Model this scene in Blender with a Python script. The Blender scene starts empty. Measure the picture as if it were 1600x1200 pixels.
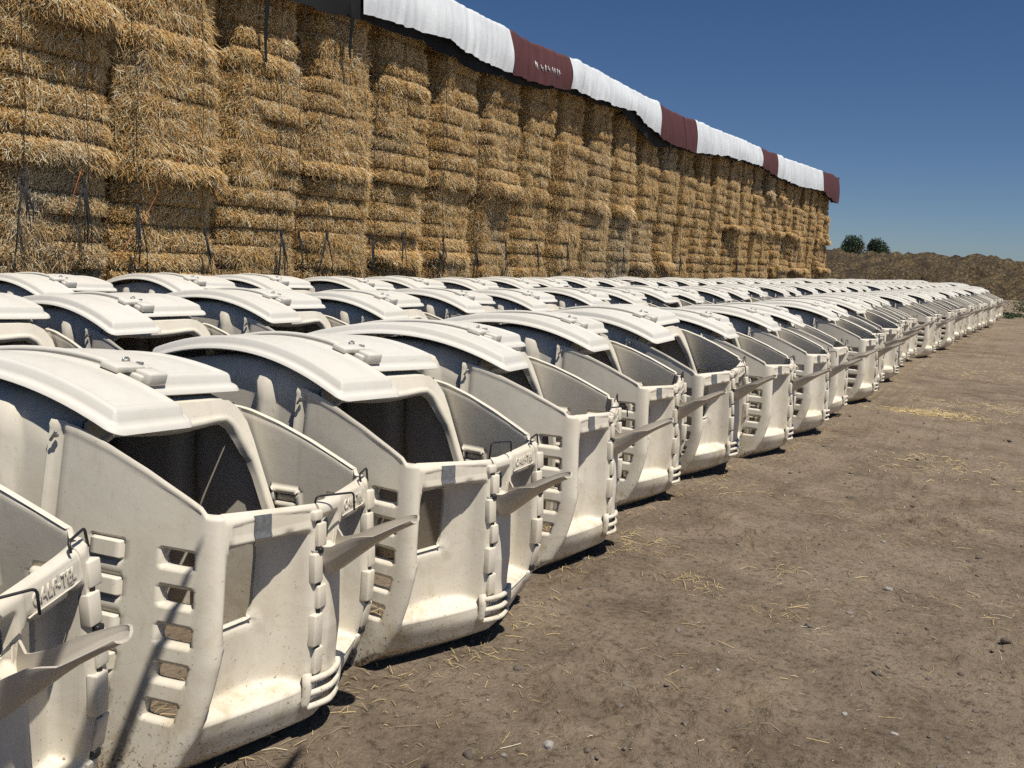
import bpy, bmesh, math, random
import numpy as np
from mathutils import Vector, Matrix, noise
R = random.Random(7)
scene = bpy.context.scene
COL = scene.collection
rad = math.radians

# ------------------------------------------------------------------ helpers
class MB:
    """collects faces, then links them as ONE mesh object"""
    def __init__(s): s.v = []; s.f = []; s.sm = []; s.t = []
    def add(s, verts, faces, smooth=True, tint=0.5):
        o = len(s.v); s.v.extend([tuple(p) for p in verts])
        s.f.extend([tuple(i + o for i in f) for f in faces]); s.sm.extend([smooth] * len(faces))
        s.t.extend([tint] * len(verts))
    def mesh(s, name, mat, tint=False):
        me = bpy.data.meshes.new(name)
        me.from_pydata(s.v, [], s.f)
        me.polygons.foreach_set('use_smooth', s.sm)
        if tint:
            a = me.attributes.new('tint', 'FLOAT', 'POINT'); a.data.foreach_set('value', s.t)
        me.materials.append(mat); me.update()
        return me
    def build(s, name, mat, parent=None, tint=False):
        return obj(name, s.mesh(name, mat, tint), parent)

def obj(name, me, parent=None):
    o = bpy.data.objects.new(name, me); COL.objects.link(o)
    if parent: o.parent = parent
    return o

def empty(name, loc=(0, 0, 0), rot=(0, 0, 0)):
    o = bpy.data.objects.new(name, None); COL.objects.link(o)
    o.location = loc; o.rotation_euler = rot; o.empty_display_size = .1
    return o

def tag(o, label=None, cat=None, group=None, kind=None):
    if label: o['label'] = label
    if cat: o['category'] = cat
    if group: o['group'] = group
    if kind: o['kind'] = kind
    return o

def copy_tree(o, parent=None):
    c = o.copy(); COL.objects.link(c)
    if parent: c.parent = parent
    for ch in list(o.children): copy_tree(ch, c)
    return c

def sst(a, b, x):
    t = min(1.0, max(0.0, (x - a) / (b - a))); return t * t * (3 - 2 * t)

def lin(x, tab):
    if x <= tab[0][0]: return tab[0][1]
    for (a, p), (b, q) in zip(tab, tab[1:]):
        if x <= b:
            t = (x - a) / (b - a); return p + (q - p) * t
    return tab[-1][1]

def lines(br, step):
    out = []
    for a, b in zip(br, br[1:]):
        n = max(1, int(math.ceil((b - a) / step - 1e-6)))
        out += [a + (b - a) * i / n for i in range(n)]
    return out + [br[-1]]

def sheet(mb, us, vs, P, keep=None, thick=.012, flip=False):
    nu, nv = len(us), len(vs)
    pts = np.array([[P(u, v) for v in vs] for u in us], float)
    du = np.gradient(pts, axis=0); dv = np.gradient(pts, axis=1)
    n = np.cross(du, dv); n /= np.linalg.norm(n, axis=2, keepdims=True) + 1e-12
    if flip: n = -n
    bk = pts - n * thick
    K = np.ones((nu - 1, nv - 1), bool)
    if keep:
        for i in range(nu - 1):
            for j in range(nv - 1):
                K[i, j] = keep((us[i] + us[i + 1]) / 2, (vs[j] + vs[j + 1]) / 2)
    V = list(map(tuple, pts.reshape(-1, 3))) + list(map(tuple, bk.reshape(-1, 3)))
    N = nu * nv; F = []; RV = []; RF = []
    idx = lambda i, j: i * nv + j
    def rim(a, b):
        o = len(RV); RV.extend([V[a], V[b], V[b + N], V[a + N]])
        RF.append((o, o + 3, o + 2, o + 1) if not flip else (o, o + 1, o + 2, o + 3))
    for i in range(nu - 1):
        for j in range(nv - 1):
            if not K[i, j]: continue
            q = (idx(i, j), idx(i + 1, j), idx(i + 1, j + 1), idx(i, j + 1))
            if flip: q = q[::-1]
            F.append(q); F.append(tuple(k + N for k in q[::-1]))
            if j == 0 or not K[i, j - 1]: rim(idx(i, j), idx(i + 1, j))
            if j == nv - 2 or not K[i, j + 1]: rim(idx(i + 1, j + 1), idx(i, j + 1))
            if i == 0 or not K[i - 1, j]: rim(idx(i, j + 1), idx(i, j))
            if i == nu - 2 or not K[i + 1, j]: rim(idx(i + 1, j), idx(i + 1, j + 1))
    mb.add(V, F, True); mb.add(RV, RF, False)

def rbox(mb, c, s, r=.006, M=None, seg=2):
    bm = bmesh.new(); bmesh.ops.create_cube(bm, size=1)
    for v in bm.verts: v.co = Vector((v.co.x * s[0], v.co.y * s[1], v.co.z * s[2]))
    if r: bmesh.ops.bevel(bm, geom=bm.edges[:], offset=r, segments=seg, affect='EDGES', profile=.5)
    T = Matrix.Translation(c) @ (M if M else Matrix())
    bm.verts.index_update()
    mb.add([T @ v.co for v in bm.verts], [[v.index for v in f.verts] for f in bm.faces], True)
    bm.free()

def tube(mb, pts, r, n=8, cap=True, tint=.5):
    pts = [Vector(p) for p in pts]; V = []; F = []
    rr = r if isinstance(r, (list, tuple)) else [r] * len(pts)
    up = Vector((0, 0, 1)); prev = None
    for k, p in enumerate(pts):
        t = (pts[min(k + 1, len(pts) - 1)] - pts[max(k - 1, 0)]).normalized()
        if prev is None:
            a = t.cross(up)
            if a.length < .05: a = t.cross(Vector((1, 0, 0)))
            a.normalize()
        else: a = (prev - t * prev.dot(t)).normalized()
        prev = a; b = t.cross(a)
        for i in range(n):
            w = 2 * math.pi * i / n
            V.append(p + (a * math.cos(w) + b * math.sin(w)) * rr[k])
    for k in range(len(pts) - 1):
        for i in range(n):
            j = (i + 1) % n
            F.append((k * n + i, k * n + j, k * n + n + j, k * n + n + i))
    if cap:
        F.append(tuple(range(n))[::-1]); F.append(tuple(range((len(pts) - 1) * n, len(pts) * n)))
    mb.add(V, F, True, tint)

def rounded(pts, r=.02, n=5):
    """polyline with rounded corners"""
    pts = [Vector(p) for p in pts]; out = [pts[0]]
    for a, b, c in zip(pts, pts[1:], pts[2:]):
        u = (a - b); v = (c - b); rr = min(r, u.length * .45, v.length * .45)
        p = b + u.normalized() * rr; q = b + v.normalized() * rr
        for i in range(n + 1):
            t = i / n; out.append((p * (1 - t) + b * t) * (1 - t) + (b * (1 - t) + q * t) * t)
    return out + [pts[-1]]

# ------------------------------------------------------------------ materials
def mat(name):
    m = bpy.data.materials.new(name); m.use_nodes = True
    nt = m.node_tree; b = nt.nodes['Principled BSDF']
    return m, nt, b
def nd(nt, typ, **kw):
    n = nt.nodes.new(typ)
    for k, v in kw.items():
        if k.startswith('i_'):
            key = k[2:]; key = int(key) if key.isdigit() else key.replace('_', ' ')
            n.inputs[key].default_value = v
        else: setattr(n, k, v)
    return n
def ramp(nt, fac, stops, interp='LINEAR'):
    r = nd(nt, 'ShaderNodeValToRGB'); r.color_ramp.interpolation = interp
    e = r.color_ramp.elements
    while len(e) < len(stops): e.new(.5)
    for el, (p, c) in zip(e, stops):
        el.position = p; el.color = (c[0], c[1], c[2], 1) if isinstance(c, (tuple, list)) else (c, c, c, 1)
    nt.links.new(fac, r.inputs[0]); return r.outputs[0]
def mix(nt, fac, a, b, typ='MIX'):
    m = nd(nt, 'ShaderNodeMix', data_type='RGBA', blend_type=typ)
    for sock, val in ((m.inputs[0], fac), (m.inputs[6], a), (m.inputs[7], b)):
        if hasattr(val, 'links') or isinstance(val, bpy.types.NodeSocket): nt.links.new(val, sock)
        elif isinstance(val, (int, float)): sock.default_value = val
        else: sock.default_value = (*val, 1)
    return m.outputs[2]
def noi(nt, vec, scale, detail=6, rough=.6, dist=0):
    n = nd(nt, 'ShaderNodeTexNoise'); n.inputs['Scale'].default_value = scale
    n.inputs['Detail'].default_value = detail; n.inputs['Roughness'].default_value = rough; n.inputs['Distortion'].default_value = dist
    if vec is not None: nt.links.new(vec, n.inputs['Vector'])
    return n.outputs['Fac']
def mth(nt, op, a, b=None, clamp=False):
    m = nd(nt, 'ShaderNodeMath', operation=op, use_clamp=clamp)
    for i, v in enumerate((a, b)):
        if v is None: continue
        if isinstance(v, (int, float)): m.inputs[i].default_value = v
        else: nt.links.new(v, m.inputs[i])
    return m.outputs[0]
def bump(nt, b, h, strength=.3, dist=.01):
    n = nd(nt, 'ShaderNodeBump'); n.inputs['Strength'].default_value = strength; n.inputs['Distance'].default_value = dist
    nt.links.new(h, n.inputs['Height']); nt.links.new(n.outputs[0], b.inputs['Normal'])

def plastic_mat(name, base, dirt=1.0, warm=(.50, .40, .24)):
    m, nt, b = mat(name)
    g = nd(nt, 'ShaderNodeNewGeometry').outputs['Position']
    tc = nd(nt, 'ShaderNodeTexCoord').outputs['Object']
    z = nd(nt, 'ShaderNodeSeparateXYZ'); nt.links.new(tc, z.inputs[0]); z = z.outputs[2]
    big = noi(nt, g, 1.7, 4)
    c = mix(nt, ramp(nt, big, [(.35, 0), (.7, .55)]), base, tuple(x * k for x, k in zip(base, (.93, .9, .84))))
    st = noi(nt, g, 7, 8, .7, .6)                       # yellow-brown staining
    low = ramp(nt, z, [(.02, .75), (.3, .28), (.8, .12)])
    f = mth(nt, 'MULTIPLY', ramp(nt, st, [(.48, 0), (.66, 1)]), mth(nt, 'MULTIPLY', low, dirt))
    c = mix(nt, f, c, warm)
    # mud splashed along the foot, in spots with a shape of their own
    sp = noi(nt, g, 85, 5, .7)
    foot = ramp(nt, z, [(.0, .60), (.10, .47), (.3, .42), (.9, .385)])
    f2 = mth(nt, 'MULTIPLY', mth(nt, 'GREATER_THAN', mth(nt, 'ADD', sp, foot), 1.07), .62 * dirt)
    c = mix(nt, f2, c, (.20, .14, .08))
    # vertical drip streaks and fine scratches
    mp = nd(nt, 'ShaderNodeMapping'); mp.inputs['Scale'].default_value = (38, 38, 2.2); nt.links.new(g, mp.inputs[0])
    sk = noi(nt, mp.outputs[0], 1, 4, .6)
    c = mix(nt, mth(nt, 'MULTIPLY', ramp(nt, sk, [(.58, 0), (.74, 1)]), .16 * dirt), c, (.45, .38, .26))
    mp2 = nd(nt, 'ShaderNodeMapping'); mp2.inputs['Scale'].default_value = (90, 14, 60); mp2.inputs['Rotation'].default_value = (.4, .7, .3); nt.links.new(g, mp2.inputs[0])
    sc = noi(nt, mp2.outputs[0], 1, 2, .5)
    c = mix(nt, mth(nt, 'MULTIPLY', ramp(nt, sc, [(.68, 0), (.76, 1)]), .25), c, (.42, .38, .32))
    nt.links.new(c, b.inputs['Base Color'])
    nt.links.new(ramp(nt, noi(nt, g, 25, 4), [(.3, .42), (.7, .62)]), b.inputs['Roughness'])
    b.inputs['Specular IOR Level'].default_value = .35
    h = mth(nt, 'ADD', mth(nt, 'MULTIPLY', noi(nt, g, 9, 3), .6), mth(nt, 'MULTIPLY', noi(nt, g, 260, 2), .05))
    bump(nt, b, h, .2, .010)
    return m
PLASTIC = plastic_mat('cream_plastic', (.77, .705, .58), 1.5)
LIDP = plastic_mat('lid_plastic', (.69, .66, .59), .6, (.48, .42, .31))
CHUTE = plastic_mat('chute_plastic', (.56, .50, .41), 1.0)

def simple(name, col, rough=.6, metal=0, nscale=0, var=.3, bmp=0):
    m, nt, b = mat(name)
    b.inputs['Roughness'].default_value = rough; b.inputs['Metallic'].default_value = metal
    g = nd(nt, 'ShaderNodeNewGeometry').outputs['Position']
    f = noi(nt, g, nscale or 20, 5)
    c = mix(nt, ramp(nt, f, [(.3, 0), (.7, 1)]), tuple(x * (1 - var) for x in col), tuple(min(1, x * (1 + var)) for x in col))
    nt.links.new(c, b.inputs['Base Color'])
    if bmp: bump(nt, b, f, bmp, .01)
    return m
BLACK = simple('black_steel', (.02, .02, .021), .45)
STEEL = simple('galvanised_steel', (.45, .45, .45), .4, .8)
TAPE = simple('grey_tape', (.155, .16, .16), .4, 0, 60, .25, .3)
ROPE = simple('dark_rope', (.022, .022, .024), .8)
NET = simple('black_netting', (.018, .019, .021), .7, 0, 40, .5, .6)
TWINE = simple('orange_twine', (.42, .12, .04), .8)
LINER = simple('black_liner', (.005, .005, .0055), .8, 0, 3, .3, .4)

def cloth_mat(name, col, rough, tr=0):
    m, nt, b = mat(name)
    g = nd(nt, 'ShaderNodeNewGeometry').outputs['Position']
    mp = nd(nt, 'ShaderNodeMapping'); mp.inputs['Scale'].default_value = (.8, 2.0, .5); nt.links.new(g, mp.inputs[0])
    f = noi(nt, mp.outputs[0], 1.2, 5, .55, .4)
    c = mix(nt, ramp(nt, noi(nt, g, 1.3, 6), [(.35, 0), (.75, 1)]), col, tuple(x * .84 for x in col))
    nt.links.new(c, b.inputs['Base Color']); b.inputs['Roughness'].default_value = rough
    bump(nt, b, f, .5, .12)
    return m
WHITE_TARP = cloth_mat('white_tarp', (.80, .82, .82), .45)
RED_TARP = cloth_mat('maroon_tarp', (.105, .034, .030), .6)

def straw_mat():
    m, nt, b = mat('straw')
    g = nd(nt, 'ShaderNodeNewGeometry').outputs['Position']
    t = nd(nt, 'ShaderNodeAttribute', attribute_name='tint').outputs['Fac']
    oi = nd(nt, 'ShaderNodeObjectInfo')
    patch = noi(nt, g, 1.1, 4)
    t2 = mth(nt, 'ADD', t, mth(nt, 'MULTIPLY', mth(nt, 'SUBTRACT', patch, .5), .35), True)
    gold = ramp(nt, t2, [(0, (.24, .115, .030)), (.3, (.64, .34, .095)), (.6, (.95, .58, .215)), (.85, (.99, .77, .40)), (1, (1.0, .90, .64))])
    grey = ramp(nt, t2, [(0, (.19, .14, .08)), (.45, (.60, .47, .29)), (1, (.92, .81, .60))])
    gp = ramp(nt, noi(nt, g, .75, 5, .6, .5), [(.57, 0), (.70, .6)])
    sep = nd(nt, 'ShaderNodeSeparateColor'); nt.links.new(oi.outputs['Color'], sep.inputs[0])
    wf = mth(nt, 'ADD', gp, mth(nt, 'SUBTRACT', 1.0, sep.outputs[0]), True)
    c = mix(nt, wf, gold, grey)
    nt.links.new(c, b.inputs['Base Color']); b.inputs['Roughness'].default_value = .6
    b.inputs['Specular IOR Level'].default_value = .25
    mp = nd(nt, 'ShaderNodeMapping'); mp.inputs['Scale'].default_value = (30, 70, 14); nt.links.new(g, mp.inputs[0])
    bump(nt, b, noi(nt, mp.outputs[0], 1, 4, .7, 1.5), .8, .03)
    return m
STRAW = straw_mat()

def litter_mat():
    m, nt, b = mat('straw_litter')
    t = nd(nt, 'ShaderNodeAttribute', attribute_name='tint').outputs['Fac']
    nt.links.new(ramp(nt, t, [(0, (.12, .085, .05)), (.4, (.34, .25, .13)), (.8, (.62, .46, .20)), (1, (.72, .66, .5))]), b.inputs['Base Color'])
    b.inputs['Roughness'].default_value = .7
    return m
LITTER = litter_mat()

def stone_mat():
    m, nt, b = mat('stone')
    t = nd(nt, 'ShaderNodeAttribute', attribute_name='tint').outputs['Fac']
    g = nd(nt, 'ShaderNodeNewGeometry').outputs['Position']
    c = ramp(nt, t, [(0, (.085, .07, .055)), (.6, (.15, .125, .10)), (.85, (.22, .195, .165)), (1, (.40, .37, .33))])
    c = mix(nt, ramp(nt, noi(nt, g, 60, 5), [(.35, 0), (.7, .6)]), c, (.13, .10, .075))
    nt.links.new(c, b.inputs['Base Color']); b.inputs['Roughness'].default_value = .85
    bump(nt, b, noi(nt, g, 120, 5), .5, .004)
    return m
STONE = stone_mat()

def ground_mat():
    m, nt, b = mat('dirt_ground')
    g = nd(nt, 'ShaderNodeNewGeometry').outputs['Position']
    big = noi(nt, g, .35, 6, .6, .3); mid = noi(nt, g, 2.3, 8, .65, .4); fine = noi(nt, g, 28, 8, .72); grit = noi(nt, g, 150, 4, .7)
    c = ramp(nt, mid, [(.30, (.140, .100, .066)), (.5, (.246, .187, .128)), (.70, (.36, .283, .20))])
    c = mix(nt, ramp(nt, big, [(.42, 0), (.66, .6)]), c, (.345, .27, .192))
    c = mix(nt, ramp(nt, fine, [(.34, .75), (.49, 0)]), c, (.065, .045, .029))
    c = mix(nt, ramp(nt, fine, [(.54, 0), (.70, .6)]), c, (.36, .29, .21))
    c = mix(nt, ramp(nt, grit, [(.60, 0), (.72, .7)]), c, (.45, .37, .28))
    c = mix(nt, ramp(nt, grit, [(.28, .8), (.40, 0)]), c, (.05, .035, .024))
    # straw dust trodden into the dirt
    sd = mth(nt, 'MULTIPLY', ramp(nt, noi(nt, g, .9, 5, .6, .8), [(.52, 0), (.7, 1)]), ramp(nt, noi(nt, g, 60, 5, .7, 2.0), [(.5, 0), (.64, .7)]))
    c = mix(nt, sd, c, (.36, .27, .14))
    nt.links.new(c, b.inputs['Base Color']); b.inputs['Roughness'].default_value = .95
    b.inputs['Specular IOR Level'].default_value = .15
    v = nd(nt, 'ShaderNodeTexVoronoi', feature='F1'); v.inputs['Scale'].default_value = 55; nt.links.new(g, v.inputs['Vector'])
    h = mth(nt, 'ADD', mth(nt, 'MULTIPLY', mid, .9), mth(nt, 'ADD', mth(nt, 'MULTIPLY', fine, .55), mth(nt, 'MULTIPLY', grit, .16)))
    h = mth(nt, 'SUBTRACT', h, mth(nt, 'MULTIPLY', v.outputs['Distance'], .12))
    bump(nt, b, h, 1.0, .05)
    return m
GROUND = ground_mat()

def mound_mat():
    m, nt, b = mat('manure_heap')
    g = nd(nt, 'ShaderNodeNewGeometry').outputs['Position']
    a = noi(nt, g, .8, 8, .7, .6); f = noi(nt, g, 5, 8, .75, .8)
    c = ramp(nt, f, [(.40, (.034, .022, .012)), (.49, (.13, .09, .042)), (.57, (.31, .215, .095)), (.68, (.56, .42, .20))])
    c = mix(nt, ramp(nt, a, [(.45, 0), (.6, .75)]), c, (.055, .036, .022))
    c = mix(nt, ramp(nt, noi(nt, g, .45, 5, .6), [(.58, 0), (.7, .5)]), c, (.36, .25, .09))
    nt.links.new(c, b.inputs['Base Color']); b.inputs['Roughness'].default_value = .9
    bump(nt, b, f, 1, .6)
    return m
MOUND = mound_mat()

def leaf_mat(name, cols):
    m, nt, b = mat(name)
    t = nd(nt, 'ShaderNodeAttribute', attribute_name='tint').outputs['Fac']
    nt.links.new(ramp(nt, t, [(0, cols[0]), (.5, cols[1]), (1, cols[2])]), b.inputs['Base Color'])
    b.inputs['Roughness'].default_value = .6
    return m
LEAF = leaf_mat('tree_leaf', ((.012, .028, .012), (.030, .06, .024), (.06, .10, .042)))
WEED = leaf_mat('weed_leaf', ((.02, .05, .018), (.045, .10, .035), (.09, .16, .06)))
BARK = simple('bark', (.12, .09, .065), .9)

# ------------------------------------------------------------------ ground height
def G0(y): return .01 * max(0.0, y - 10)
def G(x, y):
    n = noise.noise((x * .6, y * .6, 0)) * .03 + noise.noise((x * 2.1, y * 2.1, 3)) * .010
    d = 0
    if -1.9 < x < 6:
        d = noise.noise((x * 5.5, y * 5.5, 9)) * .010 + noise.noise((x * 13, y * 13, 9)) * .006
        ch = sst(.12, .38, noise.noise((x * .8, y * .8, 21)))        # churned, cloddy patches
        d *= .8 + 1.3 * ch
        d += max(0, noise.noise((x * 14, y * 14, 5)) - .05) * (.010 + .055 * ch) + max(0, noise.noise((x * 26, y * 26, 2))) * .010 * ch
    return G0(y) + n * (1 if x > -2.2 else .5) - .012 + d

# ------------------------------------------------------------------ calf hutch
def ys(z): return .535 - .0846 * (z - .09)              # half width of the pen, leaning in
XC = [(0, -.165), (.078, -.066), (.084, -.060), (.092, -.056), (.165, -.018), (.22, .002), (.30, .022), (.41, .040), (.43, .039), (.6, .024), (.85, 0), (1.1, -.02)]
BOW = [(0, .12), (.078, .150), (.165, .140), (.2, .12), (.3, .09), (.42, .075), (.6, .08), (.85, .085)]
def xf(y, z): return lin(z, XC) + lin(z, BOW) * (1 - min(1, abs(y) / .47) ** 1.3)
def ztop(u):                                            # top edge of the pen side, u = x
    return lin(u, [(-.66, 1.072), (-.55, 1.056), (-.41, 1.018), (-.25, .962), (-.1, .899), (-.03, .868), (.05, .852)])
SLOTZ = [.705, .592, .478, .364, .247]
HOLES = [(-.125, z, .052, .0215) for z in SLOTZ]
BUMPS = [(-.385, z, .056, .0235) for z in SLOTZ]
def warp(u, z, hs, n=6, fall=.5):
    for cx, cz, hx, hz in hs:
        a, b = (u - cx) / hx, (z - cz) / hz; m = max(abs(a), abs(b))
        if 1e-6 < m < 1 + fall:
            s0 = (abs(a) ** n + abs(b) ** n) ** (1 / n) / m
            w = 1 if m <= 1 else 1 - (m - 1) / fall
            k = 1 / (1 + (s0 - 1) * w)
            return cx + a * k * hx, cz + b * k * hz
    return u, z
def metric(u, z, h):
    a, b = abs(u - h[0]) / h[2], abs(z - h[1]) / h[3]
    dx, dz = max(0, abs(u - h[0]) - h[2]), max(0, abs(z - h[1]) - h[3])
    return math.hypot(dx, dz), max(a, b)
RX, RY = .06, .03
U0 = -.66
def zmap(v, top, base=.78, vt=.85):
    return v if v <= base else base + (v - base) / (vt - base) * (top - base)

def pen_P(front_end, left):
    sgn = -1 if left else 1
    WIN = [(.345, .595, .285, .133)]
    def P(u, v):
        disp = 0; d_in = 0
        if u <= -.04:
            uu, z0 = warp(u, v, HOLES)
            z = zmap(z0, ztop(u))
            x = U0 + (uu - U0) * (lin(z, XC) - RX - U0) / (-.04 - U0)
            y = ys(z); nx, ny = 0, 1
            for h in HOLES:
                d, m = metric(uu, z0, h)
                if d < .02: disp = min(disp, -.020 * (1 - sst(.0, .013, d)))
            for h in BUMPS:
                d, m = metric(u, v, h)
                if m <= 1: disp = .011
                elif d < .02: disp = .011 * (1 - sst(.0, .006, d)) - .007 * (1 - sst(.010, .0165, d)) * sst(.002, .006, d)
            disp += .010 * math.sin(max(0, min(1, (u + .66) / .6)) * math.pi) * sst(.0, .4, z)   # slight belly
            tp = ztop(u)
            disp += .004 * sst(tp - .024, tp - .014, z) - .006 * sst(tp - .010, tp, z)
            disp += .016 * (1 - sst(-.66, -.625, u)) - .012 * sst(-.64, -.625, u) * (1 - sst(-.625, -.60, u))
        elif u <= .03:
            w = (u + .04) / .07 * math.pi / 2
            z = zmap(v, .852)
            x = lin(z, XC) - RX + RX * math.sin(w); y = ys(z) - RY + RY * math.cos(w)
            nx, ny = math.sin(w), math.cos(w)
            disp = -.012 * sst(.835, .852, z)
        else:
            q = (u - .03) / .385
            q2, z0 = (warp(q, v, WIN, 6, .4) if left else (q, v))
            z = zmap(z0, .852 - .016 * q)
            yo = ys(z) - RY
            y = yo + (front_end - yo) * q2
            x = xf(y, z); nx, ny = 1, 0
            if left:
                my = sst(.015, .05, q) * (1 - sst(.86, .95, q))
                mz = (.08 * sst(.206, .213, z) + .92 * sst(.213, .246, z)) * (1 - sst(.733, .755, z))
                wall = lin(q, [(0, -.056), (.25, -.056), (.5, -.048), (.65, -.030), (.8, .004), (.95, .055)])
                x = x + (wall - x) * my * mz
                for h in WIN:
                    d, m = metric(q, z0, h)
                    if m > 1: disp = -.012 * (1 - sst(0, .028, d))
                # raised label frame on the top bar
                fr = sst(.07, .085, q) * (1 - sst(.915, .93, q)) * sst(.765, .771, z) * (1 - sst(.826 - .018 * abs(q - .5) * 2, .832 - .018 * abs(q - .5) * 2, z))
                disp += -.0045 * fr
            disp -= .030 * sst(.812, .858, z) ** 2
        X = x + nx * disp; Y = y + ny * disp
        return (X, sgn * Y, z)
    return P
def hole_keep(u, v):
    for h in HOLES:
        if u < -.04 and abs(u - h[0]) < h[2] and abs(v - h[1]) < h[3]: return False
    return True
def pen_keep_left(u, v):
    if not hole_keep(u, v): return False
    if u > .03:
        q = (u - .03) / .385
        if abs(q - .345) < .285 and abs(v - .595) < .133: return False
    return True
def vlines():
    br = [0, .04]
    br += [.078, .084, .092, .196, .2015, .231, .236, .2415]
    for z in sorted(SLOTZ): br += [z - .0405, z - .036, z - .0295, z - .0265, z - .0235, z - .0215, z + .0215, z + .0235, z + .0265, z + .0295, z + .036, z + .0405]
    br = sorted(b for b in br)
    br += [.765, .78]
    L = lines(br, .022)
    return sorted(set(round(x, 5) for x in L + [.787, .794, .800, .806, .812, .818, .824, .830, .835, .839, .843, .8465, .85]))
VL = vlines()
FU = lambda q: .03 + .385 * q
def ulines(left):
    br = [-.66, -.645, -.625, -.60, -.458, -.4535, -.447, -.444, -.441, -.329, -.326, -.323, -.3165, -.312, -.20, -.1935, -.187, -.1835, -.180, -.177, -.073, -.070, -.0665, -.063, -.0565, -.050, -.04]
    L = lines(br, .022) + lines([-.04, .03], .0101)[1:]
    if left:
        L += lines([FU(q) for q in (0, .015, .027, .038, .05, .06, .085, .30, .50, .57, .61, .63, .65, .68, .75, .86, .915, .93, .95, 1)], .0125)[1:]
    else: L += lines([.03, FU(.12)], .012)[1:]
    return L
def bz(L, extra): return sorted(set([round(x, 5) for x in L] + extra))

def make_pen(root):
    mb = MB(); vl = bz(VL, [.462, .456, .45, .728, .733, .739, .745, .750, .755])
    sheet(mb, ulines(True), vl, pen_P(.055, True), pen_keep_left, .013)
    a = mb.build('pen_panel', PLASTIC, root)
    mb = MB(); sheet(mb, ulines(False), VL, pen_P(.055, False), hole_keep, .013, flip=True)
    b = mb.build('pen_panel', PLASTIC, root)
    return a, b

def make_door(root):
    Y0, Y1 = -.040, .425
    WIN = [(.245, .595, .090, .130)]; PAIL = [(.035, .725, .045, .040)]
    def P(y0, v):
        y, z0 = warp(y0, v, WIN + PAIL, 6, .35)
        z = zmap(z0, .838 + .012 * abs(y0) / .425)
        x = xf(y, z)
        my = sst(.105, .135, y) * (1 - sst(.385, .41, y)); mz = sst(.216, .245, z) * (1 - sst(.725, .747, z))
        wall = lin(y, [(.1, .03), (.16, -.02), (.26, -.060), (.36, -.075), (.42, -.075)])
        x = x + (wall - x) * my * mz
        x += .016 * sst(-.03, -.01, y) * (1 - sst(.075, .098, y)) * sst(.2, .23, z) * (1 - sst(.60, .64, z))
        x -= .035 * sst(-.03, -.015, y) * (1 - sst(.08, .095, y)) * sst(.64, .68, z) * (1 - sst(.77, .80, z))
        fr = sst(.125, .132, y) * (1 - sst(.398, .405, y)) * sst(.752, .758, z) * (1 - sst(.822, .828, z))
        x -= .005 * fr
        x -= .03 * sst(.806, .850, z) ** 2
        for h in WIN:
            d, m = metric(y, z0, h)
            if m > 1: x -= .010 * (1 - sst(0, .02, d))
        return (x, y, z)
    def keep(y, v):
        for h in WIN + PAIL:
            if abs(y - h[0]) < h[2] and abs(v - h[1]) < h[3]: return False
        return True
    yl = lines([Y0, -.03, -.01, .08, .105, .135, .16, .33, .385, .41, Y1], .012)
    vl = bz([v for v in VL if v > .216], [.215, .465, .685, .723, .729, .735, .740, .745, .765, .64, .60])
    mb = MB(); sheet(mb, yl, vl, P, keep, .013)
    door = mb.build('door', PLASTIC, root)
    # lower lip of the front under the door belongs to the pen: the handle sits on it
    mb = MB()
    for z in (.150, .197, .244):
        pts = [(xf(y, z) + .016 + .012 * (1 - ((y - .0) / .11) ** 2), y, z) for y in np.linspace(-.095, .10, 12)]
        tube(mb, pts, .0115, 8)
    for y in (-.095, .10):
        tube(mb, rounded([(xf(y, .13) + .014, y, .135), (xf(y, .19) + .016, y, .197), (xf(y, .26) + .010, y, .265)], .03), .016, 8)
    mb.build('handle', PLASTIC, door)
    # raised lettering on the top bar
    cu = bpy.data.curves.new('lettering', 'FONT'); cu.body = 'CALF-TEL'; cu.size = .050; cu.extrude = .0027; cu.offset = .0006
    cu.align_x = 'CENTER'; cu.align_y = 'CENTER'; cu.space_character = 1.06
    to = bpy.data.objects.new('tmp', cu); COL.objects.link(to)
    me = bpy.data.meshes.new_from_object(to.evaluated_get(bpy.context.evaluated_depsgraph_get())); bpy.data.objects.remove(to)
    me.name = 'lettering'
    for v in me.vertices:
        y = .265 + v.co.x * .93; z = .791 + v.co.y * .95
        x = P(y, .778)[0] + (z - .778) * (P(y, .795)[0] - P(y, .765)[0]) / .035
        v.co = (x + .001 + v.co.z, y, z)
    me.materials.clear(); me.materials.append(PLASTIC)
    obj('lettering', me, door)
    mb = MB()                                            # raised underline beneath the letters
    tube(mb, [(P(y, .759)[0] + .001, y, .7585) for y in np.linspace(.14, .39, 12)], .0028, 6)
    mb.build('trim', PLASTIC, door)
    return door, P

def make_lip(root):
    """the sill that runs under the door, between the two pen corners"""
    def P(y, v): return (xf(y, v) - .012 * sst(.198, .212, v) ** 2, y, v)
    mb = MB(); sheet(mb, lines([-.054, .47], .02), lines([0, .04, .078, .084, .092, .12, .17, .19, .20, .206, .212], .016), P, None, .02)
    # ledge surface going back to the door foot
    def P2(y, t):
        a = Vector((xf(y, .212) - .012, y, .212)); b = Vector((xf(y, .24) - .17, y, .238))
        return a.lerp(b, t)
    sheet(mb, lines([-.054, .47], .02), lines([0, 1], .25), P2, None, .012, flip=True)
    mb.build('sill', PLASTIC, root)

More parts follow.
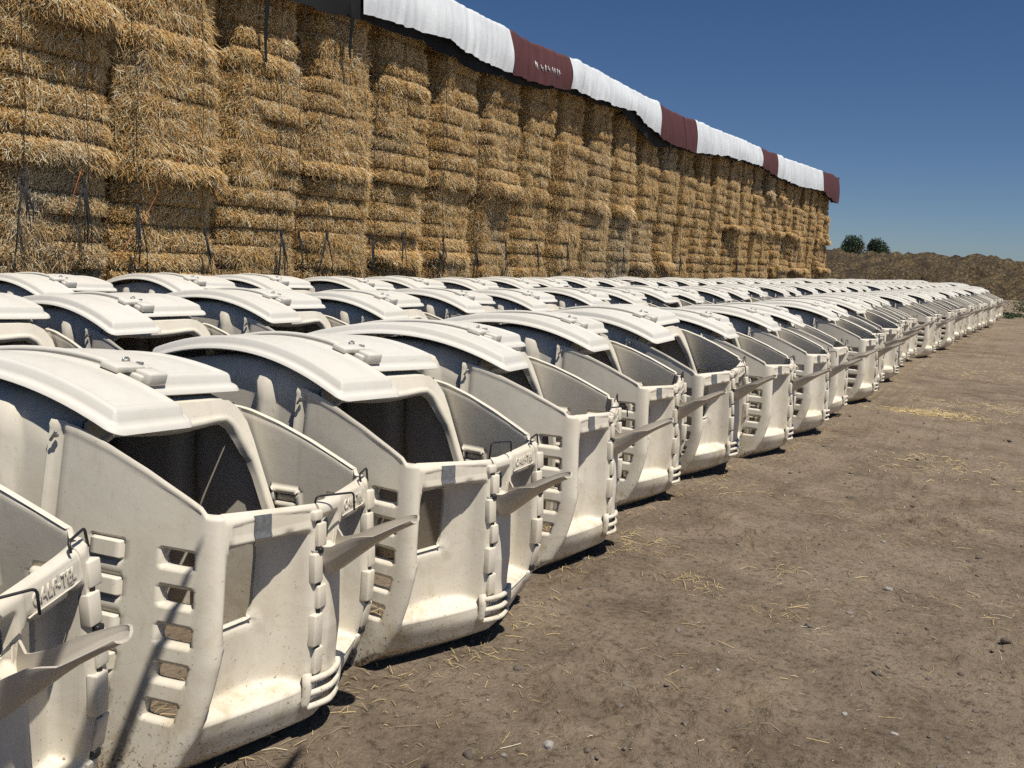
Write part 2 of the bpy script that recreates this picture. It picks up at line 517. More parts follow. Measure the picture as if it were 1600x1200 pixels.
def make_hinges(root):
    def knuckle_col(y, zs, dy, caps):
        mb = MB()
        for k, (a, b) in enumerate(zs):
            zc = (a + b) / 2; yy = y + (dy if k % 2 else -dy)
            ang = math.atan2(xf(yy, b) - xf(yy, a), b - a)
            rbox(mb, (xf(yy, zc) - .004, yy, zc), (.036, .050, b - a - .003), .0055, Matrix.Rotation(ang, 4, 'Y'), 2)
        h = mb.build('hinge', PLASTIC, root)
        mb = MB()
        tube(mb, [(xf(y, z) + .002, y, z) for z in np.linspace(zs[0][0] + .02, zs[-1][1] - .02, 14)], .0085, 8)
        mb.build('hinge_pin', BLACK, h)
        for k in caps:
            b, c = zs[k][1], zs[k + 1][0]; zc = (b + c) / 2; mb = MB()
            rbox(mb, (xf(y, zc) + .006, y, zc), (.030, .030, (c - b) + .004), .006)
            mb.build('hinge_cap', BLACK, h)
    knuckle_col(-.050, [(.165, .235), (.25, .345), (.352, .465), (.478, .56), (.567, .672), (.688, .772), (.778, .815)], .010, (4,))
    knuckle_col(.435, [(.17, .235), (.255, .36), (.368, .49), (.497, .60), (.62, .715), (.722, .80)], .009, (0, 3))

def make_latches(root, variant):
    mb = MB()
    y0, y1 = -.045, .085; x0 = xf(0, .84)
    if variant == 0:    # dropped forward over the door
        p = [(x0 - .02, y0, .815), (x0 - .015, y0, .858), (x0 + .055, y1, .862), (x0 + .062, y1, .800)]
    else:               # standing upright
        p = [(x0 - .025, y0, .82), (x0 - .02, y0, .905), (x0 - .005, y1, .90), (x0 - .002, y1, .855)]
    tube(mb, rounded(p, .015), .0038, 8)
    mb.build('latch_wire', BLACK, root)
    mb = MB(); x = xf(.42, .86)
    tube(mb, rounded([(x + .012, .352, .845), (x + .0, .36, .872), (x - .014, .44, .885), (x - .012, .452, .83)], .012), .0042, 8)
    mb.build('latch_wire', BLACK, root)

def make_chute(root):
    """open feed chute: a flared root on the door, a U trough running out and up to a pointed lip"""
    A = Vector((.072, .022, 0)); B = Vector((.418, .004, 0)); n = 26
    mb = MB()
    us = [i / n for i in range(n + 1)]
    def P(t, s):
        c = A.lerp(B, t); w = -1 + 2 * s; k = abs(w)
        near = w < 0
        bot = lin(t, [(0, .545), (.05, .560), (.1, .578), (.2, .602), (.5, .690), (.75, .757), (.9, .792), (1, .812)])
        if near: top = lin(t, [(0, .725), (.04, .722), (.10, .690), (.18, .692), (.42, .738), (.52, .748), (.66, .757), (.8, .785), (1, .826)])
        else: top = lin(t, [(0, .725), (.05, .722), (.12, .700), (.3, .722), (.45, .752), (.6, .778), (.8, .808), (.92, .824), (1, .832)])
        hw = lin(t, [(0, .085), (.06, .074), (.12, .066), (.5, .064), (.75, .062), (.9, .055), (.97, .044), (1, .034)])
        yy = c.y + math.copysign(hw * min(1, (k / .66) ** .9), w) * (.86 + .14 * sst(.6, 1, k))
        zz = bot + (top - bot) * max(0, (k - .34) / .66) ** 1.15
        return (c.x + .012 * (1 - k) * sst(.6, 1, t), yy, zz)
    sheet(mb, us, [i / 30 for i in range(31)], P, None, .007, flip=True)
    for s in (-1, 1):                                    # root ears against the door
        rbox(mb, (.070, .018 + s * .080, .635), (.012, .026, .17), .006)
    ch = mb.build('feed_chute', CHUTE, root)
    mb = MB()
    rbox(mb, (.088, -.064, .675), (.03, .008, .008), .002); rbox(mb, (.088, -.070, .668), (.010, .008, .034), .003, Matrix.Rotation(.5, 4, 'X'))
    mb.build('wing_nut', STEEL, ch)
    return ch

def zlid(x): return 1.205 - .34 * (x + 1.05) ** 2 if x > -1.05 else 1.205 - .27 * (x + 1.05) ** 2
def make_lids(root):
    def lid(x0, x1, y0, y1, dome, skew):
        r = .05
        xs = lines([x0, x0 + .006, x0 + .05, x0 + .1, x1 - .1, x1 - .05, x1 - .006, x1], .055)
        for e, sg in ((x0, 1), (x1, -1)):
            xs += [e + sg * k for k in (.012, .020, .028, .034, .040, .046, .053, .06, .068, .076, .085)]
        yl = lines([y0, y0 + .1, y1 - .1, y1], .05)
        for e, sg in ((y0, 1), (y1, -1)):
            yl += [e + sg * k for k in (.006, .012, .020, .028, .034, .040, .046, .053, .06, .068, .076, .085)]
        xs = sorted(set(round(a, 4) for a in xs)); yl = sorted(set(round(a, 4) for a in yl))
        def P(x, y):
            d = min(x - x0, x1 - x, y - y0, y1 - y)
            # round the plan corners
            ax = max(0, r - (x - x0)) - max(0, r - (x1 - x)); ay = max(0, r - (y - y0)) - max(0, r - (y1 - y))
            px, py = x, y
            if ax and ay:
                m = max(abs(ax), abs(ay)); L = math.hypot(ax, ay); k = m / L
                px += ax * (1 - k); py += ay * (1 - k); d = r - m
            z = zlid(px) + skew * (py - (y0 + y1) / 2)
            h = -.014 * (1 - sst(0, .008, d)) + .040 * sst(.028, .044, d) + .004 * sst(.046, .053, d) - .009 * sst(.062, .072, d)
            fx = (px - x0) / (x1 - x0); fy = (py - y0) / (y1 - y0)
            h += dome * math.sin(max(0, min(1, fy)) * math.pi) ** .8 * sst(.06, .25, d)
            return (px, py, z + h)
        mb = MB(); sheet(mb, xs, yl, P, None, .010)
        return mb, P
    a, Pa = lid(-1.74, -.395, -.475, -.0825, .016, 0)
    l1 = a.build('roof_panel', LIDP, root)
    b, Pb = lid(-1.72, -.615, -.0815, .475, .016, -.010)
    # raised corner block of the shorter panel
    M = Matrix.Rotation(.20, 4, 'Y')
    rbox(b, (-.665, -.020, zlid(-.665) + .036), (.075, .095, .050), .010, M, 2)
    rbox(b, (-.695, -.062, zlid(-.695) + .026), (.08, .04, .034), .008, M, 2)
    l2 = b.build('roof_panel', LIDP, root)
    # rib along the seam
    mb = MB()
    pts = [(x, -.092, zlid(x) + .050) for x in np.linspace(-1.66, -.79, 16)]
    tube(mb, pts, .013, 8); mb.build('seam_rib', LIDP, l1)
    mb = MB()
    M = Matrix.Rotation(.23, 4, 'Y') @ Matrix.Rotation(.0, 4, 'Z')
    rbox(mb, (-.735, -.085, zlid(-.735) + .054), (.080, .14, .024), .006, M, 2)
    rbox(mb, (-.735, .005, zlid(-.735) + .050), (.062, .055, .018), .005, M, 2)
    lb = mb.build('latch_block', LIDP, root)
    mb = MB()
    z = zlid(-.735) + .069
    tube(mb, rounded([(-.75, -.07, z - .01), (-.75, -.07, z + .014), (-.75, -.04, z + .014), (-.75, -.04, z - .01)], .01), .0045, 6)
    mb.build('ring_bolt', STEEL, lb)
    for p in ((-.715, -.02, z - .004), (-.74, .0, z - .006)):
        mb = MB(); rbox(mb, p, (.02, .016, .012), .003); mb.build('bolt', STEEL, lb)
    mb = MB()
    tube(mb, [(-.60, -.10, zlid(-.6) - .0), (-.54, -.085, zlid(-.54) - .012), (-.47, -.078, zlid(-.47) - .03)], .008, 6)
    mb.build('rubber_cord', BLACK, root)

def make_shell(root):
    NA = 44
    def arch(t, hw_b, hw_t, zt, r=.055):
        """t 0..1 from the left foot over the top to the right foot"""
        if t > .5:
            y, z, ny, nz = arch(1 - t, hw_b, hw_t, zt, r); return -y, z, -ny, nz
        H = zt - r; L1 = H; L2 = r * math.pi / 2; L3 = hw_t - r; s = t * 2 * (L1 + L2 + L3)
        if s < L1: f = s / L1; return -(hw_b + (hw_t - hw_b) * f), H * f, -1, .08
        if s < L1 + L2:
            w = (s - L1) / r; return -(hw_t - r + r * math.cos(w)), H + r * math.sin(w), -math.cos(w), math.sin(w)
        return -(hw_t - r) + (s - L1 - L2), zt, 0, 1
    def zt(x): return zlid(x) - .042
    def front_x(z): return -.605 + .42 * max(0, 1.09 - z)
    def P(u, t):
        zz = arch(t, .512, .443, zt(-.7), .13)[1]
        xe = min(-.40, front_x(zz))
        x = -1.70 + (xe + 1.70) * u
        y, z, ny, nz = arch(t, .512, .443, zt(x), .055 + .085 * sst(-.88, -.62, x))
        rib = 0
        for c in (-.865, -1.30): rib = max(rib, sst(c - .055, c - .030, x) * (1 - sst(c + .030, c + .055, x)))
        rib *= 1 - sst(.955 * zt(x), .985 * zt(x), z)
        return (x, y + ny * .036 * rib, z + nz * .0)
    ul = lines([0, 1], .028); ul = sorted(set([round(a, 4) for a in ul] + [round((c + d + 1.70) / 1.1, 4) for c in (-.865,) for d in (-.055, -.048, -.04, -.03, .03, .04, .048, .055)]))
    mb = MB(); sheet(mb, ul, lines([0, 1], 1 / NA), P, None, .010)
    # rear wall
    V = [P(0, i / NA) for i in range(NA + 1)]
    mb.add(V, [tuple(range(NA + 1))[::-1]], False)
    mb.add([(v[0] + .01, v[1] * .98, v[2] * .99) for v in V], [tuple(range(NA + 1))], False)
    sh = mb.build('shelter_shell', PLASTIC, root)
    # arched front frame
    def Q(t, s):
        x, y, z = P(1, t)
        k = s * (.028 + .072 * sst(.80, 1.02, z)); lipf = -.028 * sst(.84, 1, s) + .008 * sst(.70, .80, s) * (1 - sst(.80, .9, s))
        if z < .9: return (x + .010 + lipf, y * (1 - k / .46), z)
        d = math.hypot(y, z - .62); f = 1 - k / d
        return (x + .010 + .042 * (z - (.62 + (z - .62) * f)) / .1 + lipf, y * f, .62 + (z - .62) * f)
    mb = MB(); sheet(mb, lines([0, 1], 1 / NA), [0, .06, .3, .55, .70, .75, .80, .84, .88, .93, 1], Q, None, .010)
    mb.build('arch_frame', PLASTIC, root)
    for s in (-1, 1):
        mb = MB()
        rbox(mb, (-.628, s * .476, 1.022), (.012, .016, .012), .003); rbox(mb, (-.628, s * .486, 1.022), (.010, .008, .042), .003, Matrix.Rotation(.6, 4, 'Y'))
        mb.build('wing_nut', STEEL, root)

def make_tape(root, P, q0=.28, q1=.46, slant=.0):
    mb = MB(); V = []; us = np.linspace(FU(q0), FU(q1), 8); vs = np.linspace(.764, .833, 6)
    vv = lambda z: .78 + (z - .78) / .0645 * .07 if z > .78 else z
    for i, u in enumerate(us):
        for j, z in enumerate(vs):
            p = P(u, vv(z)); V.append((p[0] + .0035, p[1], p[2]))
    nv = len(vs)
    F = [(i * nv + j, (i + 1) * nv + j, (i + 1) * nv + j + 1, i * nv + j + 1) for i in range(7) for j in range(nv - 1)]
    mb.add(V, F, True); mb.add([(x + .0012, y, z) for x, y, z in V], F, True)
    mb.build('tape_patch', TAPE, root)

def make_hutch(variant, tape=True):
    root = empty('calf_hutch')
    make_shell(root); a, b = make_pen(root); make_lids(root); make_lip(root)
    d, DP = make_door(root); make_hinges(root); make_latches(root, variant); make_chute(root)
    if tape: make_tape(root, pen_P(.055, True))
    return root

proto = make_hutch(0)
proto_up = copy_tree(proto)
for c in list(proto_up.children):
    if c.name.startswith('latch_wire'): bpy.data.objects.remove(c)
make_latches(proto_up, 1)

# ------------------------------------------------------------------ hutch placement
CAMH = 1.65
HT = .020
row1 = [(-2.0, 1.06, .32, .0, -.02), (-2.098, 2.232, .185, -.075, -.047), (-1.99, 3.237, -.052, -.034, -.036), (-2.081, 4.633, .174, -.029, -.013),
        (-2.204, 6.041, .077, -.009, -.003), (-2.127, 7.223, -.086, .061, .022), (-1.97, 8.449, .026, -.007, -.01)]
far1 = [(-1.89, 9.80, .02), (-1.93, 11.15, .20), (-1.90, 12.75, .0), (-1.93, 14.0, .06), (-1.94, 15.3, -.05), (-1.99, 16.6, -.03), (-2.09, 17.9, .0), (-2.12, 19.15, .02),
        (-1.90, 20.4, .0), (-1.88, 21.75, .05), (-1.74, 23.1, .0), (-1.80, 24.5, -.04), (-1.77, 25.8, .03), (-1.70, 27.1, .0), (-1.62, 28.5, .03), (-1.60, 29.8, 0), (-1.57, 31.1, .03),
        (-1.46, 32.6, .0), (-1.34, 34.1, .03), (-1.40, 35.6, -.03), (-1.46, 37.3, .02), (-1.38, 39.0, .0), (-1.36, 40.6, .02)]
ORD = ('first second third fourth fifth sixth seventh eighth ninth tenth eleventh twelfth thirteenth fourteenth fifteenth sixteenth seventeenth eighteenth nineteenth twentieth '
       'twenty-first twenty-second twenty-third twenty-fourth twenty-fifth twenty-sixth twenty-seventh twenty-eighth twenty-ninth thirtieth thirty-first thirty-second thirty-third thirty-fourth '
       'thirty-fifth thirty-sixth thirty-seventh thirty-eighth thirty-ninth fortieth').split()
GROUP = 'cream calf hutches standing in three rows'
used = {0: False, 1: False}
rt_ = random.Random(77)
def put(x, y, yaw, roll, dz, label, var, pitch=0.0):
    src = proto_up if var else proto
    o = src if not used[var] else copy_tree(src)
    used[var] = True
    o.location = (x, y, G0(y) + dz); o.rotation_euler = (roll, pitch, yaw)
    if rt_.random() < .3 and len([1 for c in COL.objects if c.name.startswith('calf_hutch')]) > 5:
        for c in list(o.children):
            if c.name.startswith('tape_patch'): bpy.data.objects.remove(c)
    tag(o, label, 'calf hutch', GROUP)
    return o
near_lab = ['cream calf hutch cut off by the left edge of the photo, feed chute in front',
            'largest cream calf hutch in view, a thin dark spear shadow across its slotted side',
            'cream calf hutch third from left in the front row, upright wire latch',
            'cream calf hutch beside the lane, fourth in the front row, chute over its neighbour']
upright = {0: 0, 1: 0, 2: 1, 3: 0, 4: 1, 5: 0, 6: 1}
rh = random.Random(3)
front = []
for i, (x, y, a, t, dz) in enumerate(row1):
    lab = near_lab[i] if i < 4 else 'cream calf hutch with feed chute, %s from the near end of the front row' % ORD[i]
    front.append(put(x, y, a, t, dz, lab, upright[i]))
for k, (x, y, a) in enumerate(far1):
    i = k + 7
    lab = 'cream calf hutch with feed chute, %s from the near end of the front row' % ORD[i]
    if k == len(far1) - 1: lab = 'cream calf hutch at the far end of the front row, by the green weeds'
    front.append(put(x + rh.uniform(-.04, .04), y, a + rh.uniform(-.06, .06), rh.uniform(-.025, .025), rh.uniform(-.01, .015), lab, int(rh.random() < .4)))
def bend(y, k): return k * (max(0, y - 12) / 38) ** 1.7
def row(name, fx, ys_, k, yend, pitch, dzf=0):
    yy = list(ys_)
    while yy[-1] < yend: yy.append(yy[-1] + pitch + rh.uniform(-.08, .08))
    for i, y in enumerate(yy):
        lab = 'cream calf hutch, mostly roof showing, %s from the near end of the %s row' % (ORD[i] if i < len(ORD) else 'last', name)
        if y == yy[-1]: lab = 'cream calf hutch at the far end of the %s row' % name
        x = fx + bend(y, k) + rh.uniform(-.07, .07)
        put(x, y + .08, rh.uniform(-.09, .09), rh.uniform(-.025, .025), rh.uniform(-.02, .02), lab, int(rh.random() < .4))
row('middle', -4.51, [2.72, 4.012, 5.327, 6.726, 8.057, 9.5, 11.0, 12.417], 2.1, 49, 1.32)
row('back', -7.02, [3.80, 5.13, 6.568, 7.898, 9.42], 2.6, 49.5, 1.36)

# ------------------------------------------------------------------ straw bales
def bale_mesh(seed, shaggy, nstr, edge=.36):
    rb = random.Random(seed); mb = MB()
    W, H, D = 1.53, 1.40, 1.2; nr = rb.choice((5, 5, 6))
    cuts = [0]
    for i in range(nr): cuts.append(cuts[-1] + rb.uniform(.8, 1.2))
    cuts = [c / cuts[-1] * H for c in cuts]; amp = [rb.uniform(.10, .16) for _ in range(nr)]
    off = [rb.uniform(-.04, .04) for _ in range(nr)]
    if shaggy: off[0] += rb.uniform(.09, .19); off[1] += rb.uniform(0, .06); amp[0] += .03
    sx = rb.uniform(0, 100)
    def messy(y, z): return sst(.02, .30, noise.noise((sx + 20, y * 1.3, z * 1.6)))
    def face(y, z):
        k = max(i for i in range(nr) if z >= cuts[i] - 1e-6 or i == 0)
        t = (z - cuts[k]) / (cuts[k + 1] - cuts[k])
        ms = messy(y, z)
        x = off[k] * (1 - ms) + (amp[k] * (max(0, 4 * t * (1 - t)) ** .45)) * (1 - .75 * ms) + .075 * ms - .10
        e = min(y + W / 2, W / 2 - y)
        x -= edge * (1 - sst(0, .34 if edge > .2 else .24, e)) ** 1.5
        x += noise.noise((sx, y * 2.2, z * 3)) * .05 + noise.noise((sx + 5, y * 7, z * 9)) * .03 + noise.noise((sx + 9, y * 19, z * 24)) * .014
        if z > H - .06: x -= .05 * sst(H - .06, H, z)
        return x
    ny, nz = 46, 60
    yl = np.linspace(-W / 2, W / 2, ny); zl = np.linspace(0, H, nz)
    V = [(face(y, z), y, z) for y in yl for z in zl]
    F = [(i * nz + j, (i + 1) * nz + j, (i + 1) * nz + j + 1, i * nz + j + 1) for i in range(ny - 1) for j in range(nz - 1)]
    mb.add(V, F, True, .16)
    # top, bottom, sides and back of the bale
    bxs = [(-D, -W / 2, 0), (-D, W / 2, 0), (-D, W / 2, H), (-D, -W / 2, H)]
    o = len(mb.v); mb.v.extend(bxs); mb.t.extend([.3] * 4)
    L = [0 * nz + j for j in range(nz)]; Rr = [(ny - 1) * nz + j for j in range(nz)]
    B = [i * nz for i in range(ny)]; T = [i * nz + nz - 1 for i in range(ny)]
    for f in ([o + 0, o + 3] + L[::-1], [o + 2, o + 1] + Rr, [o + 1, o + 0] + B, [o + 3, o + 2] + T[::-1], [o, o + 1, o + 2, o + 3]):
        mb.f.append(tuple(f)); mb.sm.append(False)
    for s in range(nstr):
        y = rb.uniform(-W / 2, W / 2); z = rb.uniform(0, H)
        x = face(y, z)
        k = max(i for i in range(nr) if z >= cuts[i] - 1e-6 or i == 0)
        th = rb.gauss(0, .85) + math.pi / 2                # mostly upright strands across each flake
        if rb.random() < .25: th = rb.uniform(0, math.pi)
        ln = rb.uniform(.035, .12) * (1.7 if rb.random() < .07 else 1)
        dirv = Vector((rb.uniform(-.05, .55), math.cos(th), -abs(math.sin(th)) if rb.random() < .7 else abs(math.sin(th))))
        if shaggy and k == 0 or (k == 1 and shaggy and rb.random() < .4):
            dirv = Vector((rb.uniform(.1, .8), rb.gauss(0, .8), -rb.uniform(.2, 1.0))); ln *= 1.25
        dirv.normalize()
        if messy(y, z) > .4: ln *= 1.5
        elif not (shaggy and k == 0):                        # strands keep to their own flake, so the joints stay open
            room = (cuts[k + 1] - z) if dirv.z > 0 else (z - cuts[k])
            ln = min(ln, max(.02, room * 1.25 / max(.2, abs(dirv.z))))
        p0 = Vector((x + rb.uniform(-.01, .035), y, z)) - dirv * ln * .3; p2 = p0 + dirv * ln
        mid = (p0 + p2) / 2 + Vector((rb.uniform(0, .018), rb.uniform(-.012, .012), rb.uniform(-.005, .012)))
        w = rb.uniform(.0022, .0046)
        side = dirv.cross(Vector((1, .2 * rb.uniform(-1, 1), .3 * rb.uniform(-1, 1)))).normalized() * w
        ti = min(1, max(0, rb.gauss(.55, .30)))
        mb.add([p0 - side, p0 + side, mid + side, mid - side, p2 + side * .5, p2 - side * .5], [(0, 1, 2, 3), (3, 2, 4, 5)], False, ti)
    return mb.mesh('straw_bale', STRAW, True)
plain = [bale_mesh(s, False, 14500) for s in range(5)]
shag = [bale_mesh(20 + s, True, 14500) for s in range(4)]
plain_tight = [bale_mesh(40 + s, False, 14000, .24) for s in range(4)]
shag_tight = [bale_mesh(60 + s, True, 14500, .24) for s in range(3)]
HX = -9.52
rb = random.Random(11)
NCOL = 28
ybale = 4.72
TIER = ['bottom', 'second', 'third', 'top']
for c in range(NCOL):
    yc = ybale + 1.555 * c
    sh = -.42 * (1 - sst(8.5, 12.5, yc)) + rb.uniform(-.06, .06)
    zb = [0, 1.38 + sh, 2.76 + sh, 4.18 + sh * .8, 5.62 + rb.uniform(-.03, .03)]
    for t in range(4):
        me = rb.choice(shag) if (t in (1, 2, 3) and rb.random() < (.45 if t == 2 else .38)) else rb.choice(plain)
        if c < 6: me = rb.choice(shag_tight if me in shag else plain_tight)
        o = obj('straw_bale', me)
        o.scale = (1, (-1 if rb.random() < .5 else 1) * rb.uniform(.985, 1.01), (zb[t + 1] - zb[t]) / 1.40)
        pushed = {0: .02, 1: .0, 2: .05, 3: -.02}[t]
        o.location = (HX + pushed + rb.uniform(-.06, .06), yc + rb.uniform(-.02, .02), G0(yc) + zb[t])
        o.rotation_euler = (0, rb.uniform(-.015, .015), rb.uniform(-.02, .02))
        g = 1.0 - (rb.uniform(.25, .6) if rb.random() < .12 else rb.uniform(0, .10))
        o.color = (g, g, g, 1)
        tag(o, 'golden straw bale in the %s tier of the stack, %s column from the left' % (TIER[t], ORD[c]), 'straw bale', 'straw bales stacked four high behind the hutches')
YEND = ybale + 1.555 * (NCOL - 1) + .78

# ------------------------------------------------------------------ tarps over the stack
BOT = [(8, 4.95), (9, 4.95), (10.6, 5.1), (11.45, 5.14), (12.1, 5.21), (13.19, 5.23), (14.22, 5.14), (15.5, 5.13), (16.64, 5.17), (17.96, 5.30), (20.1, 5.31), (21.3, 5.40), (22.0, 5.27), (23.3, 5.02), (26.2, 5.0), (29, 5.25), (33.5, 5.42),
       (35.95, 5.28), (39.2, 5.27), (44, 5.5), (46.2, 5.27), (50, 5.2)]
TOPZ = [(8, 5.95), (13, 6.0), (16.3, 5.95), (18.9, 6.0), (24.4, 5.90), (27.4, 5.96), (35, 6.14), (37.6, 6.18), (46, 6.5), (50, 6.45)]
def tarp(y0, y1, material, end=False, dx=0.0, dz=0.0, front=-9.20, name='tarp', pleat=1.0):
    mb = MB()
    ylist = lines([y0, y1], .05)
    prof = [i / 16 for i in range(17)]
    def P(y, s):
        zb = lin(y, BOT) + dz + .035 * noise.noise((y * 1.7, 2, 0)) + .02 * noise.noise((y * 5, 7, 0)); zt = lin(y, TOPZ) + dz * .3
        fold = pleat * (.08 * noise.noise((y * 1.1, s * .8, 4)) + .06 * noise.noise((y * 3.4 + s * 1.2, s * .8, 8)) + .035 * noise.noise((y * 8 - s * 1.6, s * .7, 8)))
        if s < .55:                                      # hanging skirt
            t = s / .55; z = zb + (zt - .09 - zb) * t
            x = front - .10 * t + fold * (1 - .55 * t) + .04 * math.sin(t * 3.1)
        elif s < .75:
            w = (s - .55) / .2 * math.pi / 2; r = .10
            z = zt - .09 + .09 * math.sin(w); x = front - .10 - r + r * math.cos(w) + fold * .4
        else:
            t = (s - .75) / .25; z = zt; x = front - .26 - t * 2.4
        return (x + dx, y, z + fold * .25)
    sheet(mb, ylist, prof, P, None, .004)
    if end:                                              # the end drops over the last column
        def P2(t, s):
            x = front - .06 - 2.3 * t; zb2 = 5.30 + .35 * t + .05 * noise.noise((t * 9, 1, 1))
            return (x, y1 - .006 + .05 * noise.noise((t * 8, s * 2, 3)), zb2 + (lin(y1, TOPZ) - zb2) * s)
        sheet(mb, lines([0, 1], .05), lines([0, 1], .12), P2, None, .006, flip=True)
    return mb, P
TG = 'tarps lying along the top of the straw stack'
px_y = lambda a: a
secs = [(11.0, 15.4, WHITE_TARP, 'white tarp over the near end of the straw stack, widest white piece'),
        (15.4, 17.9, RED_TARP, 'maroon tarp with white scrawl, nearest maroon piece on the stack'),
        (17.9, 23.1, WHITE_TARP, 'white tarp between the scrawled maroon piece and the doubled maroon piece, sagging edge'),
        (23.1, 25.2, RED_TARP, 'maroon tarp next to the sagging white tarp, larger half of a doubled pair'),
        (25.2, 26.1, RED_TARP, 'narrow maroon tarp overlapping the far side of the wider maroon piece'),
        (26.1, 33.3, WHITE_TARP, 'long white tarp between the doubled maroon piece and the small square maroon piece'),
        (33.3, 35.6, RED_TARP, 'small square maroon tarp between the two farthest white tarps'),
        (35.6, 43.9, WHITE_TARP, 'farthest white tarp on the stack, next to its maroon end'),
        (43.9, YEND + .12, RED_TARP, 'maroon tarp folded over the far end of the straw stack')]
for k, (a, b, m, lab) in enumerate(secs):
    mb, P = tarp(a, b, m, k == len(secs) - 1, .012 * (k % 3), 0 if m is WHITE_TARP else -.03)
    o = mb.build('tarp', m); tag(o, lab, 'tarp', TG)
    if k == 1:                                           # white scrawl
        sc = MB(); ry = random.Random(4)
        y = 16.22
        for w in range(9):
            hgt = .20 + .05 * ry.random(); base = .40
            strokes = [[(0, 0), (.0, 1)], [(0, 1), (.6, .7), (.05, .4), (.6, 0)], [(0, .5), (.6, .5)], [(.5, .9), (0, .5), (.5, .1)], [(0, 1), (.5, 0)]]
            for stx in ry.sample(strokes, 2):
                pts = []
                for (u, v) in stx:
                    yy = y + u * .09; s = .20 + v * .10
                    p = P(yy, s); pts.append((p[0] + .02, p[1], p[2]))
                tube(sc, pts, .006, 5)
            y += .115 if w not in (1, 4) else .19
        sc.build('scrawl', WHITE_TARP, o)
# black liner under the tarps
mb = MB()
def PL(y, s):
    zb = lin(y, BOT) - lin(y, [(4, .05), (9.5, .06), (12, .10), (13, .20), (15.5, .12), (19, .04), (20.8, .02), (21.4, .20), (23, .26), (25, .04), (34, .03), (46, .04)]) + .10 * noise.noise((y * 1.3, 4, 4)) + .03 * noise.noise((y * 4, 1, 4))
    zt = lin(y, TOPZ) - .12
    x = -9.30 + .05 * noise.noise((y * 2.2, s * 2, 1)) + .03 * noise.noise((y * 6, s * 2, 5))
    if s < .6: return (x - .06 * s, y, zb + (zt - zb) * s / .6)
    return (x - .04 - (s - .6) * 5, y, zt + .03 * (s - .6))
sheet(mb, lines([8.2, YEND + .1], .12), [i / 10 for i in range(11)], PL, None, .006)
tag(mb.build('liner', LINER), 'black plastic liner sagging out from under the white and maroon tarps', 'liner')

# ------------------------------------------------------------------ tie-down ropes, weights, straps, twine
def hayx(y): return HX + .13
rr = random.Random(21)
RG = 'tie-down ropes hanging down the straw stack'
spec = [(5.75, 5.6, 1.95, 1), (6.45, 5.4, 2.0, 1), (7.15, 4.2, 1.75, 1), (8.15, 5.2, 1.55, 1), (9.5, 5.1, 1.6, 1), (9.85, 5.1, 1.6, 1), (10.45, 5.0, 1.6, 1), (11.5, 5.1, 1.65, 1), (12.3, 5.0, 1.7, 1),
        (13.5, 5.1, 1.7, 1), (14.6, 5.0, 1.6, 1), (15.7, 4.9, 1.7, 1), (17.0, 5.0, 1.7, 1), (18.4, 5.0, 1.8, 1), (21.6, 5.0, 1.8, 1), (25.8, 4.9, 1.8, 1), (31.5, 5.1, 1.9, 1)]
for k, (y, zt, zb, _) in enumerate(spec):
    root = empty('tie_down_rope', (hayx(y), y, zb))
    mb = MB(); pts = []
    n = 26
    for i in range(n + 1):
        t = i / n
        pts.append((.07 + .03 * math.sin(t * 9 + k) - .02 * t, rr.uniform(-.012, .012) + .05 * math.sin(t * 2.2 + k), .2 + (zt - zb - .2) * t))
    tube(mb, pts, .0048, 5); mb.build('rope', ROPE, root)
    mb = MB()
    for q in range(rr.choice((3, 4, 5, 6))):                                   # bunched netting with a knot and frayed tails
        a = rr.gauss(0, .06); ln = rr.uniform(.12, .6)
        tube(mb, [(.06, rr.uniform(-.015, .015), .24), (.10, a * .35, .08), (.12 + rr.uniform(-.02, .03), a, -ln * .5), (.10, a * 1.3, -ln)], [.007, .010, .007, .003], 5)
    rbox(mb, (.08, 0, .2), (.035, .035, .12), .014, None, 2)
    mb.build('net_bundle', NET, root)
    tag(root, 'dark tie-down rope with a black net bundle, %s from the left end of the stack' % ORD[k], 'rope', RG)
for y, z0, z1, lab in ((9.05, 5.3, 4.05, 'black strap hanging off the stack left of the white tarp'), (10.75, 5.2, 4.45, 'short black strap under the sagging liner left of the white tarp'),
                       (27.0, 5.0, 4.2, 'black strap hanging below the doubled maroon tarps'), (24.1, 5.0, 4.5, 'short black strap below the wider maroon tarp half')):
    mb = MB(); n = 10
    def PS(t, s): return (HX + .30 - .10 * t + .02 * math.sin(t * 6), y + .12 * t + (s - .5) * .09 * (1 - .55 * t), z0 + (z1 - z0) * t)
    sheet(mb, [i / n for i in range(n + 1)], [0, .5, 1], PS, None, .006)
    tag(mb.build('strap', LINER), lab, 'strap')
mb = MB()
tube(mb, [(HX + .17, 7.80 - .13 * i + .02 * math.sin(i * 2), 2.65 - .19 * i) for i in range(8)], .005, 5)
tag(mb.build('twine', TWINE), 'orange baling twine slanting down the left part of the straw stack', 'twine')
mb = MB()
tube(mb, [(HX + .22, 6.42 - .07 * i, 2.35 - .2 * i) for i in range(4)], .004, 5)
tag(mb.build('twine', TWINE), 'short orange twine dangling on the bottom bales at far left', 'twine')

